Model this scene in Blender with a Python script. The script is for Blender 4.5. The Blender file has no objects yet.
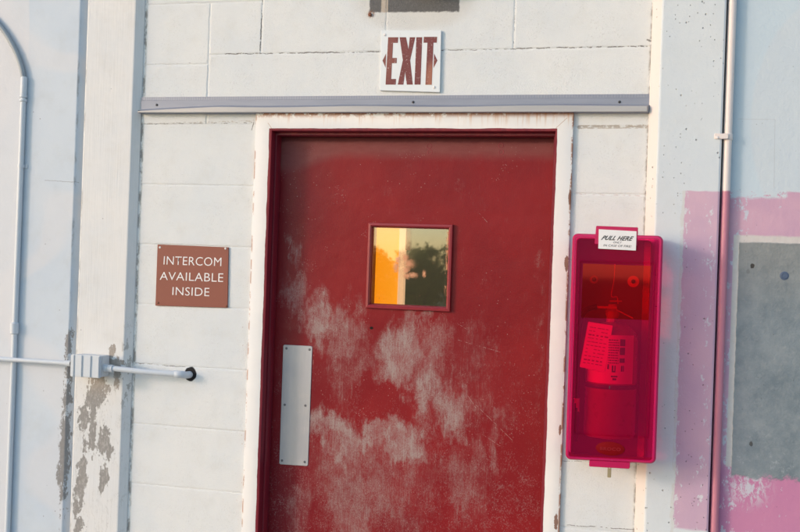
import bpy, bmesh, math, random
from mathutils import Vector, Matrix
random.seed(7)
S = bpy.context.scene
COL = S.collection

# ------------------------------------------------------------------ camera
F, YAW, ROLL = 1000.0, math.radians(14.04), math.radians(2.0)
CAM = Vector((0.77, -3.084, 1.70))
fwd = Vector((-math.sin(YAW), math.cos(YAW), 0))
r0 = Vector((math.cos(YAW), math.sin(YAW), 0)); u0 = Vector((0, 0, 1))
rt = r0*math.cos(ROLL) + u0*math.sin(ROLL)
up = -r0*math.sin(ROLL) + u0*math.cos(ROLL)
cd = bpy.data.cameras.new('camera'); cam = bpy.data.objects.new('camera', cd); COL.objects.link(cam)
m = Matrix.Identity(4)
for i in range(3):
    m[i][0] = rt[i]; m[i][1] = up[i]; m[i][2] = -fwd[i]; m[i][3] = CAM[i]
cam.matrix_world = m
cd.sensor_width = 36; cd.lens = F/800*36; cd.clip_start = .05; cd.clip_end = 2000
S.camera = cam

def at(px, py, d=0.0):
    """photo measure -> point of the plane y = -d, where the thing stands in the place"""
    ray = fwd*F + rt*(px-400) - up*(py-266)
    t = (-d - CAM.y)/ray.y
    return CAM + ray*t
def X(px, py, d=0.0): return at(px, py, d).x
def Z(px, py, d=0.0): return at(px, py, d).z

# ------------------------------------------------------------------ light
AZ, EL = math.radians(236), math.radians(14)       # sun stands low, left of and behind the camera
sd = Vector((math.sin(AZ)*math.cos(EL), math.cos(AZ)*math.cos(EL), math.sin(EL)))
w = bpy.data.worlds.new('World'); S.world = w; w.use_nodes = True
nt = w.node_tree; sk = nt.nodes.new('ShaderNodeTexSky'); sk.sky_type = 'NISHITA'; sk.sun_disc = False
sk.sun_elevation = EL; sk.sun_rotation = AZ; sk.dust_density = .8; sk.air_density = 1.0
bg = nt.nodes['Background']; nt.links.new(sk.outputs[0], bg.inputs[0]); bg.inputs[1].default_value = 0.15
sl = bpy.data.lights.new('sun', 'SUN'); sl.energy = .68; sl.angle = math.radians(8); sl.color = (1.0, .76, .66)
so = bpy.data.objects.new('sun', sl); COL.objects.link(so); so.rotation_euler = sd.to_track_quat('Z', 'Y').to_euler(); so.location = (-4, -6, 5)
S.view_settings.view_transform = 'Standard'; S.view_settings.look = 'None'
S.view_settings.exposure = 1.0; S.view_settings.gamma = 1; S.view_settings.use_curve_mapping = False
S.render.engine = 'CYCLES'
S.cycles.transparent_max_bounces = 16

# ------------------------------------------------------------------ node maths
class V:
    def __init__(s, b, k): s.b = b; s.k = k
    def __add__(s, o): return s.b.m('ADD', s, o)
    __radd__ = __add__
    def __sub__(s, o): return s.b.m('SUBTRACT', s, o)
    def __rsub__(s, o): return s.b.m('SUBTRACT', o, s)
    def __mul__(s, o): return s.b.m('MULTIPLY', s, o)
    __rmul__ = __mul__
    def __truediv__(s, o): return s.b.m('DIVIDE', s, o)
    def __neg__(s): return s.b.m('MULTIPLY', s, -1.0)
class Mat:
    def __init__(s, name):
        s.mat = bpy.data.materials.new(name); s.mat.use_nodes = True
        s.t = s.mat.node_tree; s.n = s.t.nodes; s.n.clear()
        g = s.n.new('ShaderNodeNewGeometry'); s.P = g.outputs['Position']; s.PW = s.P
        sp = s.n.new('ShaderNodeSeparateXYZ'); s.t.links.new(s.P, sp.inputs[0])
        s.x, s.y, s.z = (V(s, sp.outputs[i]) for i in range(3)); s.height = None
    def put(s, inp, v):
        if isinstance(v, V): s.t.links.new(v.k, inp)
        elif isinstance(v, (tuple, list)): inp.default_value = tuple(v) + ((1,) if len(v) == 3 and inp.type == 'RGBA' else ())
        else: inp.default_value = v
    def m(s, op, a, b=None, clamp=False):
        n = s.n.new('ShaderNodeMath'); n.operation = op; n.use_clamp = clamp
        s.put(n.inputs[0], a)
        if b is not None: s.put(n.inputs[1], b)
        return V(s, n.outputs[0])
    def mx(s, a, b): return s.m('MAXIMUM', a, b)
    def mn(s, a, b): return s.m('MINIMUM', a, b)
    def ab(s, a): return s.m('ABSOLUTE', a)
    def clamp(s, a): return s.m('ADD', a, 0.0, True)
    def vec(s, sc, off=(0, 0, 0)):
        n = s.n.new('ShaderNodeMapping'); s.t.links.new(s.P, n.inputs[0])
        n.inputs['Location'].default_value = off; n.inputs['Scale'].default_value = sc
        return n.outputs[0]
    def noise(s, sc, det=3, rough=.55, off=(0, 0, 0), dist=0):
        if not isinstance(sc, tuple): sc = (sc,)*3
        n = s.n.new('ShaderNodeTexNoise'); s.t.links.new(s.vec(sc, off), n.inputs['Vector'])
        n.inputs['Scale'].default_value = 1; n.inputs['Detail'].default_value = det
        n.inputs['Roughness'].default_value = rough; n.inputs['Distortion'].default_value = dist
        return V(s, n.outputs[0])
    def vor(s, sc, off=(0, 0, 0), out=0):
        if not isinstance(sc, tuple): sc = (sc,)*3
        n = s.n.new('ShaderNodeTexVoronoi'); s.t.links.new(s.vec(sc, off), n.inputs['Vector']); n.inputs['Scale'].default_value = 1
        return V(s, n.outputs[out])
    def ss(s, v, a, b):
        n = s.n.new('ShaderNodeMapRange'); n.interpolation_type = 'SMOOTHSTEP'
        inv = a > b
        if inv: a, b = b, a
        s.put(n.inputs[0], v); n.inputs[1].default_value = a; n.inputs[2].default_value = b
        n.inputs[3].default_value = 1.0 if inv else 0.0; n.inputs[4].default_value = 0.0 if inv else 1.0
        return V(s, n.outputs[0])
    def mix(s, f, a, b):
        n = s.n.new('ShaderNodeMix'); n.data_type = 'RGBA'
        s.put(n.inputs[0], f); s.put(n.inputs[6], a); s.put(n.inputs[7], b)
        return V(s, n.outputs[2])
    def ell(s, px, py, rx, ry, d=0.0, rot=0.0):
        """normalised distance from an ellipse centre (photo measures, scaled to metres)"""
        c = at(px, py, d); k = 318.0
        n = s.n.new('ShaderNodeVectorMath'); n.operation = 'MULTIPLY_ADD'; s.t.links.new(s.PW, n.inputs[0])
        n.inputs[1].default_value = (k/rx, 0, k/ry); n.inputs[2].default_value = (-c.x*k/rx, 0, -c.z*k/ry)
        q = s.n.new('ShaderNodeVectorMath'); q.operation = 'LENGTH'; s.t.links.new(n.outputs[0], q.inputs[0])
        return V(s, q.outputs['Value'])
    def warp(s, ax, az, sc):
        """bend the space the ellipses are measured in, so that they lose their round outline"""
        c = s.n.new('ShaderNodeCombineXYZ'); s.put(c.inputs[0], s.x + (s.noise(sc, 4, .65, (1, 2, 3))-.5)*ax); s.put(c.inputs[2], s.z + (s.noise(sc, 4, .65, (7, 5, 3))-.5)*az)
        s.PW = c.outputs[0]
    def blob(s, *a, **k): return s.ss(s.ell(*a, **k), 1.3, .3)
    def seg(s, p, q, d=0.0, wob=0.0, wsc=60):
        A = at(*p, d); Bp = at(*q, d); ux, uz = Bp.x-A.x, Bp.z-A.z; L2 = ux*ux+uz*uz
        x = s.x - A.x; z = s.z - A.z
        if wob:
            x = x + (s.noise(wsc, 4, .65, (3, 1, 7)) - .5)*wob; z = z + (s.noise(wsc, 4, .65, (9, 5, 2)) - .5)*wob
        t = s.clamp(x*(ux/L2) + z*(uz/L2))
        dx = x - t*ux; dz = z - t*uz
        return s.m('SQRT', dx*dx + dz*dz)
    def bump(s, h, dist, strength=1.0):
        n = s.n.new('ShaderNodeBump'); n.inputs['Distance'].default_value = dist; n.inputs['Strength'].default_value = strength
        s.put(n.inputs['Height'], h)
        if s.height is not None: s.t.links.new(s.height, n.inputs['Normal'])
        s.height = n.outputs[0]
    def bsdf(s, color, rough=.6, metal=0.0, spec=.5, coat=0.0, extra=None):
        n = s.n.new('ShaderNodeBsdfPrincipled')
        s.put(n.inputs['Base Color'], color); s.put(n.inputs['Roughness'], rough); s.put(n.inputs['Metallic'], metal)
        s.put(n.inputs['Specular IOR Level'], spec); s.put(n.inputs['Coat Weight'], coat)
        for k, v in (extra or {}).items(): s.put(n.inputs[k], v)
        if s.height is not None: s.t.links.new(s.height, n.inputs['Normal'])
        return n.outputs[0]
    def out(s, sock):
        o = s.n.new('ShaderNodeOutputMaterial'); s.t.links.new(sock, o.inputs[0]); return s.mat
    def done(s, *a, **k): return s.out(s.bsdf(*a, **k))

def simple(name, c, rough=.5, metal=0.0, var=.12, bump=0.0, bsc=300, coat=0.0):
    b = Mat(name); n = b.noise(30, 5, .6)
    col = b.mix(n, tuple(x*(1-var) for x in c), tuple(min(1, x*(1+var)) for x in c))
    if bump: b.bump(b.noise(bsc, 3), bump)
    return b.done(col, b.clamp(b.noise(60, 4)*.25 + (rough-.12)), metal, coat=coat)

WHITE = (.74, .74, .72); GREY = (.30, .285, .26)
# --- geometry levels of the wall (metres in front of the block wall)
DP, DL, DR, DW = .0245, .0245, .040, .008          # left pillar, left wall, right pillar, right wall
XF_L, XF_R = X(257, 118), X(574, 115)             # outer edges of the steel frame
ZF_T = Z(415, 111.5)
XI_L, XI_R = X(270.2, 180, .012), X(553.6, 180, .012)
ZI_T = Z(412, 131.0, .012)
XPL_L, XPL_R = X(88, 0, DP), X(136, 0, DP)
XLW_R = X(80.5, 0, DL)
XPR_L, XPR_R = X(657, 0, DR)-.012, X(722.5, 130, DR)

def paint_base(b, tint=WHITE, blue=0.0, dirt=.12):
    big = b.ss(b.noise(2.6, 4, .6, (2, 0, 5)), .38, .68); med = b.noise(14, 5, .65)
    c = b.mix(big, tint, tuple(t*k for t, k in zip(tint, (.93, .955, .985))))
    c = b.mix(b.ss(med, .45, .8)*dirt*3, c, tuple(t*k for t, k in zip(tint, (.84, .82, .78))))
    return c
def pits(b, sc=26, size=.09, thr=.62, off=(0, 0, 0)):
    """small scattered voids: few voronoi cells pass the threshold"""
    d = b.vor((sc, sc, sc*.9), off); cell = b.noise((9, 9, 9), 2, .5, off)
    return b.ss(d, size, size*.45)*b.ss(cell, thr-.12, thr+.02)

def mat_block():
    b = Mat('painted_block')
    c = paint_base(b, (.74, .75, .74))
    # darker grime under and beside the taken-down fitting above the sign
    unp = b.ss(b.mx(b.mx(b.ab(b.x - X(414, 5))/(46.5/318), 0), 0) + (b.noise(70, 4, .7)-.5)*.06, 1.02, .985) * \
        b.ss(b.z + (b.noise(90, 4, .7, (4, 4, 4))-.5)*.012 + (b.x-X(414, 5))*.02, Z(414, 13.0), Z(414, 11.0))
    halo = b.ss(b.ell(414, 0, 66, 34), 1.1, .75)*.42
    c = b.mix(halo, c, (.60, .56, .50))
    g = b.mix(b.noise(120, 4, .7), (.07, .07, .072), (.19, .185, .18))
    g = b.mix(b.ss(b.noise((300, 1, 60), 3, .7), .55, .75)*.5, g, (.30, .29, .28))
    # rust-stained strip of old joint through that patch
    st = b.ss(b.ab(b.x - X(384.5, 5)), .0125, .009)
    g = b.mix(st*.85, g, b.mix(b.noise(80, 3), (.46, .36, .26), (.62, .56, .50)))
    c = b.mix(unp, c, g)
    rust_st = b.ss(b.ell(371, 14, 5, 5), 1.1, .4)*b.ss(b.noise(200, 3), .35, .6)
    c = b.mix(rust_st*.8, c, (.22, .09, .05))
    # cracks along particular joints
    crk = None
    for p, q, wd, thr in [((225, 54), (383, 51.5), .0022, .42), ((440, 50), (516, 49), .0016, .5), ((516, 48.5), (650, 46), .0020, .47),
                          ((262.5, 0), (260, 50), .0024, .44), ((515, 0), (514, 48), .0012, .55), ((647, 40), (651, 41), .003, .3),
                          ((145, 124), (252, 122.5), .0014, .5), ((255, 113), (252, 130), .002, .45),
                          ((135, 363), (186, 367), .0014, .46), ((135, 427.5), (245, 433), .0010, .6), ((562, 461), (640, 463), .0012, .5),
                          ((150, 64.5), (206, 62), .0008, .58), ((567, 525), (640, 530), .0016, .45)]:
        e = b.ss(b.seg(p, q, 0, .011, 38), wd*1.15, wd*.3)*b.ss(b.noise(38, 4, .7, (p[0], 0, p[1])), thr-.04, thr+.06)
        crk = e if crk is None else b.mx(crk, e)
    # the thick ragged bed joint right of the frame, old mortar showing
    thick = b.ss(b.seg((579, 127), (651, 126.5), 0, .006, 40), .0068, .0045)*b.ss(b.noise((60, 1, 120), 4, .7, (8, 0, 0)), .40, .5)
    c = b.mix(thick*.85, c, b.mix(b.noise(150, 3), (.30, .26, .22), (.55, .50, .44)))
    thickl = b.ss(b.seg((140, 124), (252, 121), 0, .007, 40), .0035, .002)*b.ss(b.noise((50, 1, 120), 4, .7, (1, 0, 0)), .47, .56)
    c = b.mix(thickl*.6, c, (.42, .38, .33))
    c = b.mix(crk*.85, c, (.16, .145, .13))
    # dirt down the two vertical edges of the wall strip
    for px, thr in ((146.5, .46), (653.5, .43)):
        e = b.ss(b.ab(b.x - X(px, 0) + (b.noise((40, 1, 25), 4, .7)-.5)*.012), .010, .002)*b.ss(b.noise((30, 1, 16), 4, .7, (px, 0, 0)), thr-.03, thr+.12)
        c = b.mix(e*.8, c, (.20, .185, .165))
    # reddish speckle run down beside the frame
    sp = b.ss(b.ab(b.x - X(246, 330)), .022, .004)*b.ss(b.noise((90, 1, 70), 3, .7, (5, 5, 5)), .66, .72)
    c = b.mix(sp*.7, c, (.34, .14, .07))
    pk = b.ss(b.seg((577, 194), (650, 196), 0, .004), .0025, .0008)*b.ss(b.noise(60, 3), .42, .6)
    c = b.mix(pk*.5, c, (.52, .36, .33))
    # break-out of the hole the pipe enters
    ho = b.ss(b.ell(190.5, 374, 6.9, 7.6) + (b.noise(80, 4, .7)-.5)*.4, 1.08, .92)
    c = b.mix(ho, c, (.012, .012, .014))
    por = pits(b, 150, .25, .55)
    c = b.mix(por*.16, c, (.46, .44, .41))
    b.bump(b.noise(330, 2, .5)*.55 + b.noise(95, 3, .6)*.45 - por*.25, .0027)
    b.bump(b.noise(9, 2, .5), .003)
    
    return b.done(c, .78, spec=.3)

def mat_left_wall():
    b = Mat('painted_panel_concrete')
    c = paint_base(b, (.57, .63, .69))
    # faint warm and cool patches of light and shade, painted into the wall colour
    t1 = b.ss(b.ab(b.noise(1.7, 1, .4, (11, 3, 2)) - .52), .05, .02)
    c = b.mix(t1*.45, c, (.66, .655, .67))
    t2 = b.ss(b.x + (b.noise(8, 2)-.5)*.02, X(24, 130, DL), X(26, 130, DL))
    c = b.mix((1-t2)*.5, c, (.68, .67, .68))
    cr = b.ss(b.seg((45, 180.5), (77, 182), DL, .007, 60), .0016, .0006)
    c = b.mix(cr*.7, c, (.28, .30, .33))
    wear = None
    for e in [(64, 450, 5, 60), (66, 400, 4, 22), (62, 480, 5, 30), (68, 345, 3.5, 20), (68.5, 372, 3, 14)]:
        q = b.ell(*e, d=DL); wear = q if wear is None else b.mn(wear, q)
    pe = b.ss(wear + (b.noise(55, 5, .75)-.5)*1.7, 1.0, .93)*b.ss(b.y, -DL-.004, -DL+.004)*0 + b.ss(wear + (b.noise((60, 60, 26), 6, .8)-.5)*5.5, .95, .88)
    c = b.mix(b.clamp(pe), c, b.mix(b.noise(90, 3), (.20, .20, .205), (.30, .29, .285)))
    ed = b.ss(b.ab(b.x - (XLW_R+.001)), .005, .001)*b.ss(b.noise((20, 20, 9), 4, .7, (2, 2, 2)), .52, .66)
    c = b.mix(ed*.7, c, (.30, .30, .30))
    pt = pits(b, 24, .06, .56)
    c = b.mix(pt*.8, c, (.12, .12, .13))
    b.bump(b.noise(60, 4, .6), .0009); b.bump(b.noise(5, 3, .5), .004)
    return b.done(c, .6, spec=.35)

def mat_left_pillar():
    b = Mat('board_formed_concrete_paint')
    c = paint_base(b, (.72, .715, .70))
    E = None
    for e in [(99, 386, 10, 17), (92, 402, 8, 14), (84, 418, 6, 16), (92, 436, 4.5, 17), (104, 442, 7, 15), (109, 452, 5, 8), (103.5, 479, 5, 13), (84, 466, 3.5, 22), (81, 485, 6, 22),
              (76, 506, 3.5, 12), (78, 525, 5, 9), (101, 361, 24, 3.5), (112, 352, 4, 6), (117, 374, 4, 14)]:
        q = b.ell(*e, d=DP); E = q if E is None else b.mn(E, q)
    n = b.noise((46, 46, 26), 6, .78, (1, 1, 1)); n2 = b.noise((130, 130, 60), 4, .7, (5, 1, 1))
    pe = b.ss(E + (n-.5)*4.2 + (n2-.5)*1.3, 1.08, 1.02)
    gr = b.mix(b.noise(60, 4, .7), (.20, .195, .19), (.36, .345, .325))
    edp = b.ss(b.ab(E + (n-.5)*4.2 + (n2-.5)*1.3 - 1.02), .05, .0)
    gr = b.mix(b.ss(n2, .5, .6)*.5, gr, (.46, .44, .42)); gr = b.mix(b.ss(b.z, Z(90, 400, DP), Z(90, 378, DP))*.45, gr, (.42, .35, .29))
    # hairline cracked paint low down
    low = b.ss(b.z, Z(100, 430, DP), Z(100, 560, DP))
    hr = b.ss(b.ab(b.noise((60, 60, 9), 5, .7, (6, 6, 6)) - .5), .012, .003)*b.ss(b.z, Z(100, 340, DP), Z(100, 420, DP))*b.ss(b.noise(20, 2), .42, .55)
    c = b.mix(hr*.5, c, (.34, .33, .31))
    c = b.mix(pe, c, gr); c = b.mix(edp*pe*.35, c, (.10, .09, .085))
    lf = b.ss(b.ab(b.x - (XPL_L+.002) + (b.noise(50, 3)-.5)*.006), .006, .001)*b.ss(b.noise((20, 20, 7), 4, .7, (4, 2, 2)), .46, .62)
    c = b.mix(lf*.7, c, (.32, .32, .32))
    sd = b.ss(b.ab(b.z - Z(125, 372, DP)), .22, .05)*b.ss(b.x, XPL_R-.012, XPL_R)*b.ss(b.noise((40, 40, 22), 5, .7, (8, 8, 8)), .54, .58)
    c = b.mix(sd*.8, c, (.34, .33, .31))
    pt = pits(b, 26, .07, .60, (4, 4, 4)); c = b.mix(pt*.6, c, (.25, .25, .25))
    b.bump(b.noise((200, 200, 5), 4, .6), .0009); b.bump(b.noise(6, 3), .004)
    return b.done(c, .62, spec=.35)

PINK = (.50, .235, .40)
def pink_coat(b, c, mask, hue=(.50, .235, .40), hue2=(.56, .28, .42)):
    v = b.ss(b.noise(5, 3, .6, (7, 7, 7)), .35, .7)
    p = b.mix(v, hue, hue2)
    p = b.mix(b.ss(b.noise((90, 90, 12), 4, .6, (3, 9, 1)), .5, .9)*.35, p, (.62, .42, .54))
    return b.mix(mask, c, p)

def mat_right_pillar():
    b = Mat('pitted_concrete_paint')
    c = paint_base(b, (.64, .68, .70), dirt=.06)
    c = b.mix(b.ss(b.y, -DR+.0015, -DR+.004), c, (.68, .63, .60))
    nx = (b.noise((30, 30, 14), 5, .7)-.5)*.022
    inn = b.ss(b.x + nx, X(680.5, 300, DR), X(682.0, 300, DR))
    topm = b.ss(b.z + (b.noise((20, 20, 60), 4, .7, (4, 1, 1))-.5)*.012, Z(700, 190, DR), Z(700, 192, DR))
    bot = b.ss(b.z + (b.noise((20, 20, 60), 4, .7, (8, 1, 1))-.5)*.012, Z(690, 531, DR), Z(690, 528, DR))
    worn = b.ss(b.noise((60, 60, 30), 5, .75, (1, 5, 9)) + b.ss(b.ab(b.x - X(708, 300, DR)), .035, .0)*.10 + b.ss(b.ab(b.x - X(683, 300, DR)), .02, .0)*.10, .66, .72)
    ms = inn*topm*bot*(1 - worn*.8)
    c = pink_coat(b, c, ms*.92, (.52, .335, .46), (.60, .38, .48))
    halo = b.ss(b.x + nx, X(677, 300, DR), X(679, 300, DR))*topm*(1-inn)*b.ss(b.noise((40, 40, 20), 4, .7, (9, 9, 9)), .40, .5)
    c = b.mix(halo*.6, c, (.58, .57, .54))
    pt = b.mx(pits(b, 34, .10, .53), pits(b, 70, .13, .55, (5, 5, 5)))
    c = b.mix(pt*.6, c, (.22, .20, .19))
    b.bump(b.noise(90, 4, .6), .0009); b.bump(b.noise(6, 3), .003); b.bump(pt, -.003)
    return b.done(c, .6, spec=.35)

def mat_right_wall():
    b = Mat('patched_concrete_paint')
    c = paint_base(b, (.55, .62, .67), dirt=.05)
    # arc of a faintly bluer white, curving down the wall
    ar = b.ab(b.ell(830, 120, 90, 150, d=DW) - 1.0)
    c = b.mix(b.ss(ar, .26, .22)*.55, c, (.50, .62, .70))
    jt = b.mx(b.ss(b.seg((738, 119), (775, 119.5), DW, .002), .0014, .0005), b.ss(b.seg((775, 120), (774, 188), DW, .002), .0014, .0005))
    c = b.mix(jt*.35, c, (.38, .40, .42))
    nz = (b.noise((16, 16, 50), 5, .75, (4, 1, 1))-.5)
    top = b.ss(b.z + nz*.02, Z(760, 190.5, DW), Z(760, 192.5, DW))
    tb = b.ss(b.ab(b.z - Z(760, 193.5, DW) + nz*.02), .018, .008)*b.ss(b.x, X(789, 195, DW), X(785, 195, DW))*b.ss(b.noise(55, 5, .75, (3, 3, 8)), .38, .46)
    wr = b.ss(b.noise((50, 50, 30), 5, .78, (2, 5, 9)) + b.ss(b.ab(b.x - X(738, 215, DW)), .05, .0)*.12, .64, .69)
    ms = top*(1-tb)*(1-wr*.8)
    low_sc = b.ss(b.ell(748, 487, 24, 22, d=DW), 1.2, .3)*b.ss(b.noise((70, 70, 40), 5, .8, (6, 5, 9), .6), .45, .54)
    ms = ms*(1-low_sc*.85)
    c = pink_coat(b, c, ms*.95, (.52, .31, .43), (.60, .36, .46))
    lowp = b.ss(b.z, Z(760, 455, DW), Z(760, 480, DW))
    c = b.mix(lowp*ms*.65, c, (.50, .14, .31))
    # strip of bare white round the grey patch
    band = b.ss(b.z + nz*.010, Z(760, 234.5, DW), Z(760, 237, DW))*b.ss(b.z, Z(760, 470, DW), Z(760, 468, DW))*b.ss(b.x, X(731, 300, DW), X(732, 300, DW))
    c = b.mix(band*.9, c, b.mix(b.noise(60, 3), (.52, .50, .46), (.66, .65, .62)))
    gx = b.ss(b.x + (b.noise((10, 10, 30), 3)-.5)*.006, X(736.6, 300, DW), X(737.8, 300, DW))
    gz = b.ss(b.z + nz*.012, Z(765, 241.5, DW), Z(765, 243.5, DW))*b.ss(b.z + (b.noise(26, 5, .75, (9, 1, 1))-.5)*.07, Z(765, 480, DW), Z(765, 475, DW))
    cl = b.noise(9, 6, .72, (2, 2, 2)); fine = b.noise(75, 5, .7)
    g = b.mix(b.ss(cl, .3, .7), (.145, .19, .22), (.24, .285, .31))
    g = b.mix(b.ss(fine, .45, .75)*.4, g, (.30, .33, .34))
    g = b.mix(b.ss(b.noise(30, 5, .8, (5, 8, 1)), .55, .7)*b.ss(b.z, Z(760, 400, DW), Z(760, 470, DW))*.8, g, (.36, .40, .43))
    g = b.mix(b.ss(b.z, Z(760, 330, DW), Z(760, 243, DW))*.35, g, (.30, .27, .22))
    gm = gx*gz
    c = b.mix(gm, c, g)
    hole = b.mx(b.ss(b.ell(752.5, 266, 1.9, 2.2, d=DW) + (b.noise(150, 3)-.5)*.8, 1.2, .8), b.ss(b.ell(748, 271.5, 1.6, 2.2, d=DW) + (b.noise(150, 3)-.5)*.8, 1.1, .8)*.25)
    hole = b.mx(hole, b.ss(b.ell(751, 444, 1.5, 2.2, d=DW) + (b.noise(150, 3)-.5)*1.0, 1.2, .8)*.8)
    pt = pits(b, 46, .10, .56, (2, 8, 8))
    c = b.mix(b.mx(hole, pt*.3), c, (.05, .045, .04))
    b.bump(b.noise(80, 4, .65), .0014); b.bump(fine*gm, .002); b.bump(b.noise(6, 3), .003); 
    return b.done(c, b.mix(gm, (.6,)*3, (.55,)*3), spec=.35)

def scuff(b, off):
    """rubbed red door paint: pale chalky areas broken into brushed vertical streaks"""
    reg = None
    b.warp(.16, .34, (16, 5, 8))
    for px, py, rx, ry, a in [(298, 292, 24, 30, .62), (320, 322, 20, 36, .85), (342, 330, 34, 40, .62), (355, 372, 44, 54, .46),
                              (400, 350, 30, 46, .86), (432, 352, 34, 40, .62), (428, 384, 34, 36, .84), (450, 408, 40, 32, .80), (338, 425, 40, 24, .84),
                              (345, 445, 26, 40, .75), (402, 440, 40, 26, .92), (374, 434, 46, 18, .84), (316, 425, 12, 28, .7), (375, 480, 100, 75, .50), (350, 505, 40, 70, .55), (300, 510, 18, 60, .42),
                              (295, 245, 7, 28, .45), (420, 322, 40, 8, .55), (472, 350, 26, 30, .38), (494, 405, 12, 18, .5),
                              (495, 448, 14, 50, .50), (465, 480, 30, 60, .45), (455, 390, 70, 80, .34), (538, 340, 6, 110, .24)]:
        e = b.ss(b.ell(px, py, rx, ry, d=-.061), 1.25, .25)*a; reg = e if reg is None else b.mx(reg, e)
    hole = b.ss(b.ell(378, 396, 36, 22, d=-.061), 1.2, .3)*.5
    b.PW = b.P
    reg = reg - hole
    streak = b.noise((260, 30, 5), 5, .78, (off, 0, 0)); fine = b.noise((600, 60, 60), 3, .75, (0, off, 0)); cl = b.noise((38, 10, 22), 5, .72, (off, 3, 3))
    v = (streak-.5)*1.15 + (fine-.5)*.75 + (cl-.5)*1.0 + reg*.62
    return v, reg
def mat_door():
    b = Mat('scuffed_red_door_paint')
    big = b.noise(3, 4, .6)
    c = b.mix(b.ss(big, .3, .7), (.200, .008, .012), (.255, .011, .014))
    c = b.mix(b.ss(b.x, X(340, 250), X(284, 250))*.45, c, (.12, .006, .016))  # darker to the left: shade of the left jamb painted in
    v, reg = scuff(b, 2.0)
    c = b.mix(b.ss(reg, .1, .7)*.20, c, (.31, .09, .09))
    cld = b.noise((17, 10, 12), 6, .72, (4, 9, 3)); grain = b.noise((420, 60, 260), 2, .6, (1, 9, 3)); xs1 = b.noise((240, 30, 34), 4, .75, (8, 2, 2))
    hz = b.ss(reg*1.05 + (cld-.5)*2.0 + (grain-.5)*.35 + (xs1-.5)*.7, .18, 1.10)
    c = b.mix(hz*b.ss(grain, .25, .6)*.66, c, (.325, .235, .215))
    s1 = b.ss(v, .20, .80)
    c = b.mix(s1*.42, c, (.36, .28, .26))
    s2 = b.ss(hz*.8 + v*.5, .78, 1.35)
    c = b.mix(s2*.46, c, (.41, .385, .35))
    # circular and slanting rub marks
    rub = b.ss(b.ab(b.noise((60, 20, 95), 3, .6, (2, 2, 9), 1.2) - .5), .012, .003)*b.ss(reg, .2, .6)*b.ss(b.noise(30, 3), .5, .6)
    c = b.mix(rub*.4, c, (.50, .42, .38))
    # grainy wear low on the leaf
    gr = b.ss(b.noise((330, 60, 200), 3, .8, (5, 5, 5)) + (b.noise(16, 4, .7, (1, 2, 3))-.5)*.5 + b.ss(b.z, Z(400, 380), Z(400, 520))*.06, .62, .70)*b.ss(b.z, Z(400, 290), Z(400, 420))
    c = b.mix(gr*.35, c, (.38, .25, .24))
    # chips and nicks
    ch = b.ss(b.vor(60, (3, 3, 3)), .13, .06)*b.ss(b.noise(7, 3, .6, (4, 4, 1)), .50, .60)
    ch = b.mx(ch, b.ss(b.vor((170, 170, 120)), .22, .12)*b.ss(b.noise(11, 3, .6, (9, 4, 1)), .60, .66))
    c = b.mix(ch*.55, c, (.42, .28, .26))
    scr = None
    for p, q in [((478, 212), (487, 222)), ((476, 405), (512, 440)), ((468, 396), (476, 408)), ((482, 434), (500, 446)), ((314, 350), (313, 366)), ((431, 323), (430, 338)), ((455, 322), (468, 330)), ((352, 410), (360, 416)), ((288, 250), (293, 236)), ((458, 340), (500, 352))]:
        e = b.ss(b.seg(p, q, -.061, .003), .0013, .0004); scr = e if scr is None else b.mx(scr, e)
    c = b.mix(scr*.4*b.ss(b.noise(120, 3), .42, .55), c, (.50, .36, .33))
    # unrubbed dusty band under the header, with a rounded left end
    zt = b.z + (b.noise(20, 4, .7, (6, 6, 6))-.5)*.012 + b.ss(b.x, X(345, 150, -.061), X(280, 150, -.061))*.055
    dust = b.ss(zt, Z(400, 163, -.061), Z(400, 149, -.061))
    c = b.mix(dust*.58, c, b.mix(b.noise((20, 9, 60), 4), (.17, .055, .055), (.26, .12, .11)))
    dk = b.ss(b.z + (b.noise((26, 26, 60), 4, .7, (1, 1, 4))-.5)*.010, Z(400, 143.5, -.061), Z(400, 140.5, -.061))  # dark strip at the very top: shadow under the header, painted on
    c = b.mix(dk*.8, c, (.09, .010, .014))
    kh = b.ss(b.ell(371.5, 328, 1.9, 1.5, d=-.061), 1.2, .8); c = b.mix(kh, c, (.01, .005, .005))
    b.bump(b.noise((300, 60, 300), 3, .6), .0004); b.bump(b.noise(7, 3), .004); 
    rg = b.clamp(.36 + s1*.4 + dust*.2 + (b.noise(12, 4)-.5)*.2)
    return b.done(c, rg, spec=.22)

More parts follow.
